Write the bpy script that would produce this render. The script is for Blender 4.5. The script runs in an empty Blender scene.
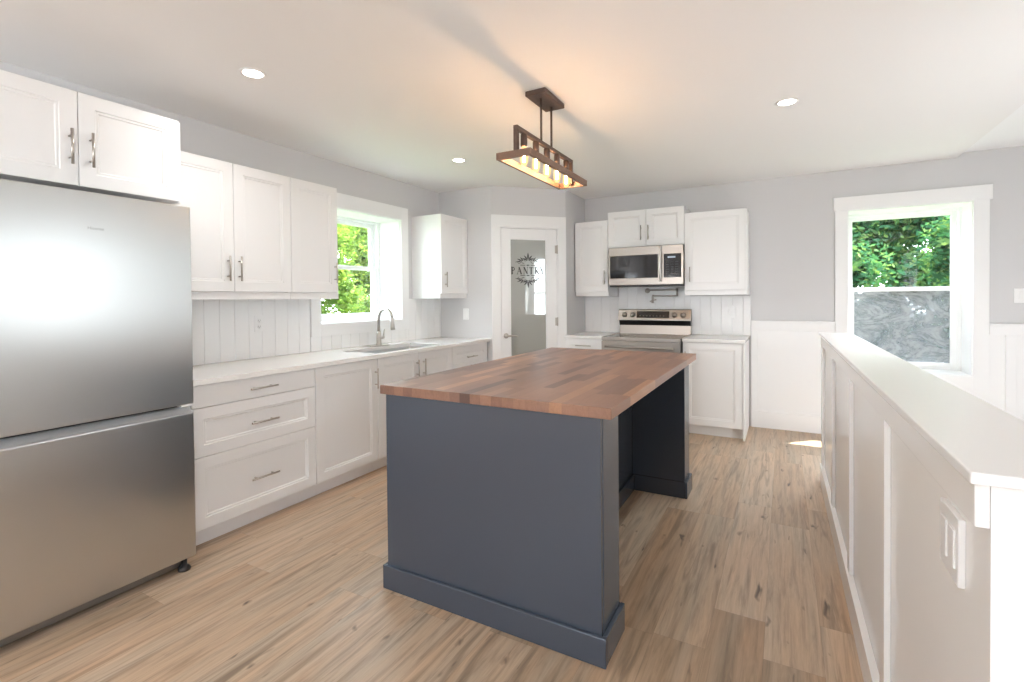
import bpy, bmesh, math, random
from mathutils import Matrix, Vector
random.seed(7)
SC = bpy.context.scene
COL = SC.collection

# ------------------------------------------------------------------ camera
cam_data = bpy.data.cameras.new('camera')
cam_data.sensor_width = 36.0
cam_data.lens = 491.9 / 1024 * 36.0
cam_data.shift_y = -(341 - 305.85) / 1024
cam_data.clip_start = 0.05
cam = bpy.data.objects.new('camera', cam_data)
COL.objects.link(cam)
_R = Vector((0.87491068, 0.48420043, -0.00901335))
_U = Vector((0.00113335, 0.01656448, 0.99986216))
_F = Vector((-0.48428299, 0.8748003, -0.01394367))
cam.matrix_world = Matrix(((_R.x, _U.x, -_F.x, 3.29793), (_R.y, _U.y, -_F.y, -1.17227),
                           (_R.z, _U.z, -_F.z, 1.30603), (0, 0, 0, 1)))
SC.camera = cam

# ------------------------------------------------------------------ sky, sun, exposure
SC.view_settings.view_transform = 'Standard'
SC.view_settings.look = 'None'
SC.view_settings.gamma = 1.0
SC.view_settings.use_curve_mapping = False
SC.view_settings.exposure = 0.30
SC.cycles.max_bounces = 12
SC.cycles.diffuse_bounces = 8
SC.cycles.glossy_bounces = 5
SC.cycles.transmission_bounces = 8
SC.cycles.transparent_max_bounces = 16
SC.cycles.caustics_reflective = False
SC.cycles.caustics_refractive = False
SC.cycles.sample_clamp_indirect = 6.0
SC.cycles.use_denoising = True

world = bpy.data.worlds.new('sky')
SC.world = world
world.use_nodes = True
wn = world.node_tree
bg = wn.nodes['Background']
tc = wn.nodes.new('ShaderNodeTexCoord')
sep = wn.nodes.new('ShaderNodeSeparateXYZ')
ramp = wn.nodes.new('ShaderNodeValToRGB')
wn.links.new(tc.outputs['Generated'], sep.inputs[0])
wn.links.new(sep.outputs['Z'], ramp.inputs[0])
ramp.color_ramp.elements[0].position = 0.0
ramp.color_ramp.elements[0].color = (0.90, 0.95, 1.0, 1)
ramp.color_ramp.elements[1].position = 0.8
ramp.color_ramp.elements[1].color = (0.66, 0.80, 1.0, 1)
wn.links.new(ramp.outputs[0], bg.inputs[0])
bg.inputs[1].default_value = 11.0
# hazy glow of the sky around the sun
dot = wn.nodes.new('ShaderNodeVectorMath'); dot.operation = 'DOT_PRODUCT'
wn.links.new(tc.outputs['Generated'], dot.inputs[0]); dot.inputs[1].default_value = (0.373, 0.361, 0.855)
clampd = wn.nodes.new('ShaderNodeMath'); clampd.operation = 'MAXIMUM'; clampd.inputs[1].default_value = 0.0
powd = wn.nodes.new('ShaderNodeMath'); powd.operation = 'POWER'; powd.inputs[1].default_value = 5.0
wn.links.new(dot.outputs['Value'], clampd.inputs[0]); wn.links.new(clampd.outputs[0], powd.inputs[0])
mul = wn.nodes.new('ShaderNodeMath'); mul.operation = 'MULTIPLY_ADD'; mul.inputs[1].default_value = 34.0; mul.inputs[2].default_value = 11.0
wn.links.new(powd.outputs[0], mul.inputs[0]); wn.links.new(mul.outputs[0], bg.inputs[1])

sun_data = bpy.data.lights.new('sun', 'SUN')
sun_data.energy = 24.0
sun_data.angle = 0.009
sun_data.color = (1.0, 0.95, 0.86)
sun = bpy.data.objects.new('sun', sun_data)
COL.objects.link(sun)
_sd = Vector((-0.544, -0.526, -1.247))
sun.rotation_euler = _sd.to_track_quat('-Z', 'Y').to_euler()

def lamp(name, loc, power, r=.14, color=(1.0, .95, .88)):
    d = bpy.data.lights.new(name, 'POINT'); d.energy = power; d.shadow_soft_size = r; d.color = color
    o = bpy.data.objects.new(name, d); COL.objects.link(o); o.location = loc; return o
lamp('room_fill_light', (4.3, -3.4, 1.75), 3, color=(.97, .985, 1.0))       # added fill lights without fixtures behind the camera, brightening ceiling and fronts
lamp('room_fill_light', (1.0, -2.7, 1.6), 34, color=(.97, .985, 1.0))
lamp('stair_fill_light', (4.55, 2.4, .35), 38, r=.2, color=(.94, .97, 1.0))  # added unseen fill, stands in for sunlight bouncing up off the landing


# ------------------------------------------------------------------ node helpers
def new_mat(name):
    m = bpy.data.materials.new(name); m.use_nodes = True
    m.node_tree.nodes.clear()
    return m, m.node_tree.nodes, m.node_tree.links

def principled(name, color=(0.8, 0.8, 0.8), rough=0.5, metal=0.0, spec=0.5, coat=0.0, coat_rough=0.05,
               bump_scale=0, bump=0.0, var=0.0, aniso=0.0):
    m, N, L = new_mat(name)
    out = N.new('ShaderNodeOutputMaterial'); b = N.new('ShaderNodeBsdfPrincipled')
    L.new(b.outputs[0], out.inputs[0])
    b.inputs['Base Color'].default_value = (*color, 1)
    b.inputs['Roughness'].default_value = rough
    b.inputs['Metallic'].default_value = metal
    b.inputs['Specular IOR Level'].default_value = spec
    b.inputs['Coat Weight'].default_value = coat
    b.inputs['Coat Roughness'].default_value = coat_rough
    b.inputs['Anisotropic'].default_value = aniso
    if bump or var:
        t = N.new('ShaderNodeTexCoord'); n = N.new('ShaderNodeTexNoise')
        n.inputs['Scale'].default_value = bump_scale; n.inputs['Detail'].default_value = 3
        L.new(t.outputs['Object'], n.inputs['Vector'])
        if bump:
            bp = N.new('ShaderNodeBump'); bp.inputs['Strength'].default_value = bump; bp.inputs['Distance'].default_value = 0.002
            L.new(n.outputs['Fac'], bp.inputs['Height']); L.new(bp.outputs[0], b.inputs['Normal'])
        if var:
            mx = N.new('ShaderNodeMix'); mx.data_type = 'RGBA'
            L.new(n.outputs['Fac'], mx.inputs[0])
            mx.inputs[6].default_value = (*[c * (1 - var) for c in color], 1)
            mx.inputs[7].default_value = (*[min(1, c * (1 + var)) for c in color], 1)
            L.new(mx.outputs[2], b.inputs['Base Color'])
    return m

class G:
    """tiny math-node writer"""
    def __init__(s, N, L): s.N, s.L = N, L
    def m(s, op, a, b=None, c=None):
        n = s.N.new('ShaderNodeMath'); n.operation = op
        for i, v in enumerate((a, b, c)):
            if v is None: continue
            if isinstance(v, (int, float)): n.inputs[i].default_value = v
            else: s.L.new(v, n.inputs[i])
        return n.outputs[0]
    def xyz(s, x, y, z):
        n = s.N.new('ShaderNodeCombineXYZ')
        for i, v in enumerate((x, y, z)):
            if isinstance(v, (int, float)): n.inputs[i].default_value = v
            else: s.L.new(v, n.inputs[i])
        return n.outputs[0]
    def white(s, vec):
        n = s.N.new('ShaderNodeTexWhiteNoise'); n.noise_dimensions = '3D'; s.L.new(vec, n.inputs['Vector']); return n.outputs['Value']
    def noise(s, vec, scale, detail=4, rough=0.55, dist=0.0):
        n = s.N.new('ShaderNodeTexNoise'); s.L.new(vec, n.inputs['Vector'])
        n.inputs['Scale'].default_value = scale; n.inputs['Detail'].default_value = detail
        n.inputs['Roughness'].default_value = rough; n.inputs['Distortion'].default_value = dist
        return n.outputs['Fac']
    def ramp(s, fac, stops):
        n = s.N.new('ShaderNodeValToRGB'); s.L.new(fac, n.inputs[0]); e = n.color_ramp.elements
        while len(e) < len(stops): e.new(0.5)
        for el, (p, c) in zip(e, stops): el.position = p; el.color = (*c, 1)
        return n.outputs[0]
    def mix(s, fac, a, b, mode='MIX'):
        n = s.N.new('ShaderNodeMix'); n.data_type = 'RGBA'; n.blend_type = mode
        for i, v in ((0, fac), (6, a), (7, b)):
            if isinstance(v, (int, float)): n.inputs[i].default_value = v
            elif isinstance(v, tuple): n.inputs[i].default_value = (*v, 1)
            else: s.L.new(v, n.inputs[i])
        return n.outputs[2]

def plank_material(name, W, LEN, palette, grain, knots, rough, seam, spec=0.5, coat=0.0, grain_lo=(0.78,)*3, grain_hi=(1.12,)*3, bump=0.12, rvar=0.16):
    m, N, L = new_mat(name); g = G(N, L)
    out = N.new('ShaderNodeOutputMaterial'); b = N.new('ShaderNodeBsdfPrincipled'); L.new(b.outputs[0], out.inputs[0])
    t = N.new('ShaderNodeTexCoord'); sp = N.new('ShaderNodeSeparateXYZ'); L.new(t.outputs['Object'], sp.inputs[0])
    x, y, z = sp.outputs
    xs = g.m('DIVIDE', x, W); row = g.m('FLOOR', xs); fx = g.m('FRACT', xs)
    off = g.white(g.xyz(row, 3.7, 0.0))
    ys = g.m('ADD', g.m('DIVIDE', y, LEN), g.m('MULTIPLY', off, 7.0)); colu = g.m('FLOOR', ys); fy = g.m('FRACT', ys)
    rnd = g.white(g.xyz(row, colu, 1.3)); rnd2 = g.white(g.xyz(row, colu, 8.1))
    base = g.ramp(rnd, palette)
    gv = g.xyz(g.m('ADD', g.m('MULTIPLY', x, grain), g.m('MULTIPLY', rnd2, 40.0)), g.m('MULTIPLY', y, grain * 0.06), g.m('MULTIPLY', z, grain * 0.5))
    gr = g.noise(gv, 1.0, 6, 0.65, 0.6)
    fine = g.noise(gv, 4.0, 3, 0.6)
    c = g.mix(1.0, base, g.ramp(gr, [(0.25, grain_lo), (0.5, (1, 1, 1)), (0.78, grain_hi)]), 'MULTIPLY')
    c = g.mix(0.5, c, g.ramp(fine, [(0.3, (0.82, 0.82, 0.82)), (0.7, (1.1, 1.1, 1.1))]), 'MULTIPLY')
    if knots:
        kv = g.xyz(g.m('ADD', g.m('MULTIPLY', x, 26.0), g.m('MULTIPLY', rnd2, 13.0)), g.m('MULTIPLY', y, 7.5), 0.0)
        k = g.noise(kv, 0.8, 2, 0.5, 0.5)
        c = g.mix(g.ramp(k, [(0.675, (0, 0, 0)), (0.77, (0.95, 0.95, 0.95))]), c, (0.085, 0.06, 0.045))
        hue = g.noise(g.xyz(g.m('ADD', g.m('MULTIPLY', x, 9.0), g.m('MULTIPLY', rnd, 17.0)), g.m('MULTIPLY', y, 0.8), 5.0), 1.0, 2)
        c = g.mix(1.0, c, g.ramp(hue, [(0.3, (1.10, 0.97, 0.86)), (0.7, (0.96, 0.99, 1.01))]), 'MULTIPLY')
        k2 = g.noise(g.xyz(g.m('ADD', g.m('MULTIPLY', x, 34.0), g.m('MULTIPLY', rnd, 31.0)), g.m('MULTIPLY', y, 2.2), 3.0), 0.6, 3, 0.55, 1.4)
        c = g.mix(g.m('MULTIPLY', g.ramp(k2, [(0.56, (0, 0, 0)), (0.74, (1, 1, 1))]), 0.7), c, (0.16, 0.115, 0.08))
    if seam:
        ex = g.m('LESS_THAN', g.m('MINIMUM', fx, g.m('SUBTRACT', 1.0, fx)), seam / W)
        ey = g.m('LESS_THAN', g.m('MINIMUM', fy, g.m('SUBTRACT', 1.0, fy)), seam / LEN)
        c = g.mix(g.m('MULTIPLY', g.m('MAXIMUM', ex, ey), 0.35), c, (0.06, 0.045, 0.03))
    L.new(c, b.inputs['Base Color'])
    rr = g.m('ADD', rough, g.m('MULTIPLY', g.m('SUBTRACT', gr, 0.5), rvar)); L.new(rr, b.inputs['Roughness'])
    b.inputs['Specular IOR Level'].default_value = spec
    b.inputs['Coat Weight'].default_value = coat
    bp = N.new('ShaderNodeBump'); bp.inputs['Strength'].default_value = bump; bp.inputs['Distance'].default_value = 0.002
    if bump: L.new(fine, bp.inputs['Height']); L.new(bp.outputs[0], b.inputs['Normal'])
    return m

def emission_mat(name, color, strength):
    m, N, L = new_mat(name); out = N.new('ShaderNodeOutputMaterial'); e = N.new('ShaderNodeEmission')
    e.inputs[0].default_value = (*color, 1); e.inputs[1].default_value = strength; L.new(e.outputs[0], out.inputs[0]); return m

def glass_mat(name, tint=(1, 1, 1), refl=0.08, rough=0.0):
    m, N, L = new_mat(name); out = N.new('ShaderNodeOutputMaterial')
    t = N.new('ShaderNodeBsdfTransparent'); t.inputs[0].default_value = (*tint, 1)
    gl = N.new('ShaderNodeBsdfGlossy'); gl.inputs['Roughness'].default_value = rough
    fr = N.new('ShaderNodeFresnel'); fr.inputs[0].default_value = 1.45
    mx = N.new('ShaderNodeMixShader'); g = G(N, L)
    geo = N.new('ShaderNodeNewGeometry')
    L.new(g.m('MULTIPLY', g.m('MINIMUM', g.m('MULTIPLY', fr.outputs[0], refl / 0.04), 1.0), g.m('SUBTRACT', 1.0, geo.outputs['Backfacing'])), mx.inputs[0]); L.new(t.outputs[0], mx.inputs[1]); L.new(gl.outputs[0], mx.inputs[2])
    L.new(mx.outputs[0], out.inputs[0]); return m

# ------------------------------------------------------------------ materials
M = {}
M['wall'] = principled('wall_paint_grey', (0.63, 0.625, 0.63), 0.7, bump_scale=220, bump=0.05)
M['ceiling'] = principled('ceiling_paint', (0.89, 0.88, 0.87), 0.8, bump_scale=160, bump=0.05)
M['trim'] = principled('trim_paint_white', (0.86, 0.86, 0.86), 0.32)
M['cab'] = principled('cabinet_white', (0.83, 0.825, 0.82), 0.33)
M['gloss_white'] = principled('half_wall_paint', (0.88, 0.875, 0.865), 0.22)
M['bead'] = principled('beadboard_white', (0.84, 0.84, 0.84), 0.4)
M['quartz'] = principled('white_quartz', (0.86, 0.85, 0.83), 0.12, bump_scale=60, var=0.03)
M['floor'] = plank_material('oak_plank_floor', 0.19, 1.22,
    [(0.0, (0.36, 0.265, 0.18)), (0.3, (0.46, 0.35, 0.25)), (0.65, (0.52, 0.41, 0.305)), (1.0, (0.43, 0.31, 0.21))],
    34.0, True, 0.36, 0.0007, 0.5, grain_lo=(0.52, 0.50, 0.47), grain_hi=(1.25, 1.25, 1.27))
M['butcher'] = plank_material('walnut_butcher_block', 0.05, 0.42,
    [(0.0, (0.10, 0.054, 0.041)), (0.2, (0.22, 0.115, 0.076)), (0.5, (0.31, 0.165, 0.107)), (0.75, (0.18, 0.10, 0.074)), (1.0, (0.45, 0.235, 0.13))],
    40.0, False, 0.34, 0.0, 0.5, grain_lo=(0.84,)*3, grain_hi=(1.10,)*3, bump=0.0, rvar=0.03)
M['navy'] = principled('slate_blue_paint', (0.048, 0.062, 0.086), 0.24, spec=0.8)
M['steel'] = principled('brushed_steel', (0.60, 0.605, 0.60), 0.28, metal=1.0, aniso=0.6)
M['range_steel'] = principled('warm_brushed_steel', (0.385, 0.35, 0.315), 0.32, metal=1.0)
M['steel_dark'] = principled('dark_steel', (0.30, 0.30, 0.30), 0.35, metal=1.0)
M['fridge_side'] = principled('fridge_side_grey', (0.33, 0.33, 0.33), 0.45)
M['nickel'] = principled('brushed_nickel', (0.50, 0.46, 0.42), 0.3, metal=1.0)
M['black'] = principled('black_plastic', (0.012, 0.012, 0.013), 0.35)
M['black_glass'] = principled('black_glass', (0.012, 0.012, 0.014), 0.06, coat=0.5)
M['cooktop'] = principled('ceramic_cooktop', (0.022, 0.019, 0.017), 0.14, spec=0.4)
M['plate'] = principled('white_plastic', (0.84, 0.84, 0.84), 0.3)
M['slot'] = principled('slot_shadow', (0.05, 0.05, 0.05), 0.6)
M['bronze'] = principled('weathered_bronze', (0.115, 0.075, 0.058), 0.5, metal=0.35, bump_scale=40, var=0.25)
M['tray_wood'] = principled('pendant_frame_wood', (0.20, 0.115, 0.075), 0.5, bump_scale=30, var=0.2)
M['socket'] = principled('socket_bronze', (0.10, 0.065, 0.05), 0.4, metal=0.6)
M['filament'] = emission_mat('glowing_filament', (1.0, 0.58, 0.29), 300.0)
def bulb_mat():
    m, N, L = new_mat('glowing_bulb'); out = N.new('ShaderNodeOutputMaterial')
    t = N.new('ShaderNodeBsdfTransparent'); e = N.new('ShaderNodeEmission'); e.inputs[0].default_value = (1.0, 0.58, 0.20, 1); e.inputs[1].default_value = 2.6
    mx = N.new('ShaderNodeMixShader'); mx.inputs[0].default_value = 0.3
    L.new(t.outputs[0], mx.inputs[1]); L.new(e.outputs[0], mx.inputs[2]); L.new(mx.outputs[0], out.inputs[0]); return m
M['bulb'] = bulb_mat()
M['led'] = emission_mat('led_disc', (1.0, 0.97, 0.92), 14.0)
M['pane'] = glass_mat('window_glass', (0.96, 0.98, 0.97), 0.05)
M['decal'] = principled('dark_vinyl_lettering', (0.045, 0.042, 0.04), 0.6)
M['badge'] = principled('badge_grey', (0.36, 0.36, 0.35), 0.4, metal=0.6)
M['ground'] = principled('lawn', (0.09, 0.14, 0.035), 0.9, bump_scale=8, var=0.4)
M['bark'] = principled('bark', (0.11, 0.085, 0.065), 0.9, bump_scale=14, bump=0.6, var=0.3)
M['extwall'] = principled('pantry_paint', (0.42, 0.43, 0.40), 0.8)

def leaf_mat(name, a, b, c):
    m, N, L = new_mat(name); g = G(N, L); out = N.new('ShaderNodeOutputMaterial')
    geo = N.new('ShaderNodeNewGeometry')
    col = g.ramp(geo.outputs['Random Per Island'], [(0.0, a), (0.55, b), (1.0, c)])
    d = N.new('ShaderNodeBsdfDiffuse'); t = N.new('ShaderNodeBsdfTranslucent'); mx = N.new('ShaderNodeMixShader')
    mx.inputs[0].default_value = 0.45
    L.new(col, d.inputs[0]); L.new(g.mix(1.0, col, (1.0, 1.0, 0.55), 'MULTIPLY'), t.inputs[0])
    L.new(d.outputs[0], mx.inputs[1]); L.new(t.outputs[0], mx.inputs[2]); L.new(mx.outputs[0], out.inputs[0])
    return m
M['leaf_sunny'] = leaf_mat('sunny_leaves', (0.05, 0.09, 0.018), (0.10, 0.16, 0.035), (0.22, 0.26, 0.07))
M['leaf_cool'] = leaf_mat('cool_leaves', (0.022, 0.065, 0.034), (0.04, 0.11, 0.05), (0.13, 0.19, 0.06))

def frosted():
    m, N, L = new_mat('frosted_door_glass'); g = G(N, L); out = N.new('ShaderNodeOutputMaterial')
    d = N.new('ShaderNodeBsdfDiffuse'); d.inputs[0].default_value = (0.46, 0.47, 0.43, 1)
    t = N.new('ShaderNodeBsdfTranslucent'); t.inputs[0].default_value = (0.6, 0.62, 0.56, 1)
    gl = N.new('ShaderNodeBsdfGlossy'); gl.inputs['Roughness'].default_value = 0.03
    m1 = N.new('ShaderNodeMixShader'); m1.inputs[0].default_value = 0.25
    L.new(d.outputs[0], m1.inputs[1]); L.new(t.outputs[0], m1.inputs[2])
    m2 = N.new('ShaderNodeMixShader'); m2.inputs[0].default_value = 0.22
    L.new(m1.outputs[0], m2.inputs[1]); L.new(gl.outputs[0], m2.inputs[2]); L.new(m2.outputs[0], out.inputs[0])
    return m
M['frosted'] = frosted()

def smeared():
    m, N, L = new_mat('smeared_pane'); g = G(N, L); out = N.new('ShaderNodeOutputMaterial')
    tcn = N.new('ShaderNodeTexCoord'); sp = N.new('ShaderNodeSeparateXYZ'); L.new(tcn.outputs['Object'], sp.inputs[0])
    v = g.xyz(g.m('MULTIPLY', sp.outputs[0], 1.0), 0.0, g.m('MULTIPLY', sp.outputs[2], 1.6))
    w = g.noise(v, 2.6, 6, 0.62, 4.5)
    fine = g.noise(v, 22.0, 4, 0.6, 1.5)
    cov = g.m('ADD', g.m('MULTIPLY', w, 0.9), g.m('MULTIPLY', fine, 0.25))
    fac = g.ramp(cov, [(0.40, (0.45,)*3), (0.62, (0.90,)*3)])
    t = N.new('ShaderNodeBsdfTransparent'); t.inputs[0].default_value = (0.95, 0.97, 0.98, 1)
    d = N.new('ShaderNodeBsdfDiffuse'); L.new(g.ramp(cov, [(0.42, (0.17, 0.18, 0.19)), (0.70, (0.58, 0.60, 0.61))]), d.inputs[0])
    tl = N.new('ShaderNodeBsdfTranslucent'); tl.inputs[0].default_value = (0.10, 0.105, 0.11, 1)
    ad = N.new('ShaderNodeMixShader'); ad.inputs[0].default_value = 0.35
    L.new(d.outputs[0], ad.inputs[1]); L.new(tl.outputs[0], ad.inputs[2])
    mx = N.new('ShaderNodeMixShader'); L.new(fac, mx.inputs[0]); L.new(t.outputs[0], mx.inputs[1]); L.new(ad.outputs[0], mx.inputs[2])
    L.new(mx.outputs[0], out.inputs[0]); return m
M['smeared'] = smeared()

# ------------------------------------------------------------------ mesh helpers
class MB:
    def __init__(s): s.bm = bmesh.new(); s.mi = 0
    def use(s, i): s.mi = i; return s          # material slot for the shapes that follow
    def _join(s, b):
        for f in b.faces: f.material_index = s.mi
        me = bpy.data.meshes.new('tmp'); b.to_mesh(me); b.free(); s.bm.from_mesh(me); bpy.data.meshes.remove(me); return s
    def box(s, x0, x1, y0, y1, z0, z1, bev=0.0, seg=2):
        b = bmesh.new(); bmesh.ops.create_cube(b, size=1.0)
        for v in b.verts:
            v.co = Vector((x0 + (v.co.x + .5) * (x1 - x0), y0 + (v.co.y + .5) * (y1 - y0), z0 + (v.co.z + .5) * (z1 - z0)))
        if bev: bmesh.ops.bevel(b, geom=b.edges[:], offset=bev, segments=seg, profile=0.5, affect='EDGES')
        return s._join(b)
    def poly(s, pts, d):
        """closed polygon (3-D points) extruded by the vector d"""
        b = bmesh.new(); f = b.faces.new([b.verts.new(p) for p in pts])
        r = bmesh.ops.extrude_face_region(b, geom=[f])
        bmesh.ops.translate(b, vec=Vector(d), verts=[v for v in r['geom'] if isinstance(v, bmesh.types.BMVert)])
        bmesh.ops.recalc_face_normals(b, faces=b.faces[:])
        return s._join(b)
    def tube(s, pts, r, seg=10, caps=True, radii=None):
        b = bmesh.new(); pts = [Vector(p) for p in pts]; rings = []
        up = None
        for i, p in enumerate(pts):
            d = (pts[min(i + 1, len(pts) - 1)] - pts[max(i - 1, 0)]).normalized()
            if up is None:
                up = Vector((0, 0, 1)) if abs(d.z) < .9 else Vector((1, 0, 0))
            a = d.cross(up).normalized(); c = a.cross(d).normalized(); up = c
            rr = radii[i] if radii else r
            rings.append([b.verts.new(p + (a * math.cos(t) + c * math.sin(t)) * rr) for t in [2 * math.pi * k / seg for k in range(seg)]])
        for i in range(len(rings) - 1):
            for k in range(seg):
                f = b.faces.new((rings[i][k], rings[i][(k + 1) % seg], rings[i + 1][(k + 1) % seg], rings[i + 1][k])); f.smooth = True
        if caps:
            b.faces.new(rings[0]); b.faces.new(rings[-1])
        bmesh.ops.recalc_face_normals(b, faces=b.faces[:])
        return s._join(b)
    def lathe(s, prof, c, axis='z', seg=24):
        """profile of (radius, height) around an axis through c"""
        b = bmesh.new(); rings = []
        for r, h in prof:
            ring = []
            for k in range(seg):
                t = 2 * math.pi * k / seg; u, w = r * math.cos(t), r * math.sin(t)
                p = {'z': (u, w, h), 'y': (u, h, w), 'x': (h, u, w)}[axis]
                ring.append(b.verts.new(Vector(c) + Vector(p)))
            rings.append(ring)
        for i in range(len(rings) - 1):
            for k in range(seg):
                f = b.faces.new((rings[i][k], rings[i][(k + 1) % seg], rings[i + 1][(k + 1) % seg], rings[i + 1][k])); f.smooth = True
        if prof[0][0] > 1e-6 and prof[-1][0] > 1e-6:      # an open profile closes on itself as a ring
            for k in range(seg):
                b.faces.new((rings[-1][k], rings[-1][(k + 1) % seg], rings[0][(k + 1) % seg], rings[0][k]))
        bmesh.ops.remove_doubles(b, verts=b.verts[:], dist=1e-5)
        bmesh.ops.recalc_face_normals(b, faces=b.faces[:])
        return s._join(b)
    def shaker(s, x0, x1, z0, z1, yf, t=0.02, stile=0.06, bev=0.012, depth=0.008):
        """framed door front facing -y with a bevelled recessed centre panel"""
        b = bmesh.new()
        def ring(i, y): return [b.verts.new((x0 + i, y, z0 + i)), b.verts.new((x1 - i, y, z0 + i)), b.verts.new((x1 - i, y, z1 - i)), b.verts.new((x0 + i, y, z1 - i))]
        rs = [ring(0, yf + t), ring(0, yf + .0015), ring(.0015, yf), ring(stile, yf), ring(stile + .003, yf + .004), ring(stile + bev, yf + .004), ring(stile + bev + .004, yf + depth)]
        for a, c in zip(rs, rs[1:]):
            for k in range(4): b.faces.new((a[k], a[(k + 1) % 4], c[(k + 1) % 4], c[k]))
        b.faces.new(rs[-1]); b.faces.new(list(reversed(rs[0])))
        bmesh.ops.recalc_face_normals(b, faces=b.faces[:])
        return s._join(b)
    def pull(s, x, z, yf, L=0.15, vertical=True, r=0.0055, stand=0.03):
        e = L / 2; q = e * 0.62
        if vertical:
            s.tube([(x, yf - stand, z - e), (x, yf - stand, z + e)], r)
            for k in (-q, q): s.tube([(x, yf, z + k), (x, yf - stand, z + k)], r * .8, 8)
        else:
            s.tube([(x - e, yf - stand, z), (x + e, yf - stand, z)], r)
            for k in (-q, q): s.tube([(x + k, yf, z), (x + k, yf - stand, z)], r * .8, 8)
        return s
    def build(s, name, mat, parent=None, bevel_shade=False):
        me = bpy.data.meshes.new(name); s.bm.to_mesh(me); s.bm.free()
        mats = mat if isinstance(mat, (list, tuple)) else [mat]
        for k in mats: me.materials.append(k)
        o = bpy.data.objects.new(name, me); COL.objects.link(o)
        if parent: o.parent = parent
        return o

def tag(o, label=None, cat=None, group=None, kind=None):
    if label: o['label'] = label
    if cat: o['category'] = cat
    if group: o['group'] = group
    if kind: o['kind'] = kind
    return o

def thing(name, label, cat, loc=(0, 0, 0), rz=0.0, group=None):
    o = bpy.data.objects.new(name, None); o.empty_display_size = 0.1
    COL.objects.link(o); o.location = loc; o.rotation_euler = (0, 0, math.radians(rz))
    return tag(o, label, cat, group)

def struct(name, mb, mat, label, cat, parent=None):
    o = mb.build(name, mat, parent)
    return tag(o, label, cat, kind='structure') if parent is None else o

# ------------------------------------------------------------------ plan of the room (metres)
YP, XP = 3.160, 0.660            # pantry return wall and where its corner stands
DX, DY = 1.243, 3.743            # far end of the diagonal pantry wall
YB = 4.330                       # back wall
ZC = 2.472                       # ceiling
XR, YR = 5.60, -4.60             # right and rear walls
T = 0.36                         # thickness of the outer walls
ZL = -1.25                       # floor at the foot of the stairs

# floor with the stair opening behind the half wall
f = MB()
f.box(-T, 3.70, YR - T, YB + T, -0.2, 0.0)
f.box(3.70, XR + T, YR - T, -0.20, -0.2, 0.0)
struct('floor', f, M['floor'], 'tan oak plank floor with dark knots running through the kitchen', 'floor')
struct('floor_stairwell', MB().box(3.70, XR, -0.20, YB, ZL - 0.1, ZL), M['floor'], 'lower landing floor behind the white half wall', 'floor')
sw = MB().box(3.66, 3.70, -0.20, YB, ZL, -0.2).box(3.70, XR, -0.24, -0.2, ZL, -0.2)
struct('wall_stairwell', sw, M['wall'], 'grey wall below floor level in the stair opening', 'wall')

# ceiling: the kitchen part and the slightly higher part over the stairs
c = MB(); c.box(-T, 4.583, YR - T, YB + T, ZC, ZC + 0.3)
struct('ceiling', c, M['ceiling'], 'flat white ceiling over the kitchen', 'ceiling')
c = MB(); c.box(4.583, XR + T, YR - T, YB + T, ZC + 0.036, ZC + 0.3)
struct('ceiling_stair', c, principled('stair_ceiling_paint', (0.93, 0.935, 0.94), 0.8), 'slightly raised white ceiling over the stairs at right', 'ceiling')

def wall_with_hole(along, a0, a1, h0, h1, b0, b1, hole_list):
    """boxes of a wall along x or y with rectangular holes (u0,u1,z0,z1); b0..b1 is its thickness"""
    mb = MB(); cuts = sorted(hole_list); u = a0
    def bx(p, q, z0, z1):
        if q - p < 1e-4 or z1 - z0 < 1e-4: return
        mb.box(p, q, b0, b1, z0, z1) if along == 'x' else mb.box(b0, b1, p, q, z0, z1)
    for (p, q, z0, z1) in cuts:
        bx(u, p, h0, h1); bx(p, q, h0, z0); bx(p, q, z1, h1); u = q
    bx(u, a1, h0, h1); return mb

WL = (1.555, 2.530, 1.110, 2.092)      # left window opening: y0 y1 z0 z1
WB = (3.807, 4.690, 0.615, 2.100)      # stair window opening: x0 x1 z0 z1
struct('wall_left', wall_with_hole('y', YR, YB, 0, ZC, -T, 0, [WL]), M['wall'], 'light grey wall behind the sink run with a deep window', 'wall')
struct('wall_back', wall_with_hole('x', 0.0, XR, ZL, ZC + 0.04, YB, YB + T, [WB]), M['wall'], 'light grey back wall behind the range and stair window', 'wall')
WS = (1.00, 1.52, 0.55, 2.22)
struct('wall_right', wall_with_hole('y', YR, YB, ZL, ZC + 0.04, XR, XR + T, [(-3.2, -1.9, .6, 2.2), WS]), M['wall'], 'grey wall beyond the stairs, to the right of the photo', 'wall')
RO = [(1.20, 2.60, 0.75, 2.15)]
struct('wall_rear', wall_with_hole('x', -T, XR + T, 0, ZC + 0.04, YR - T, YR, RO), M['wall'], 'grey wall behind the camera with two wide openings', 'wall')

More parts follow.
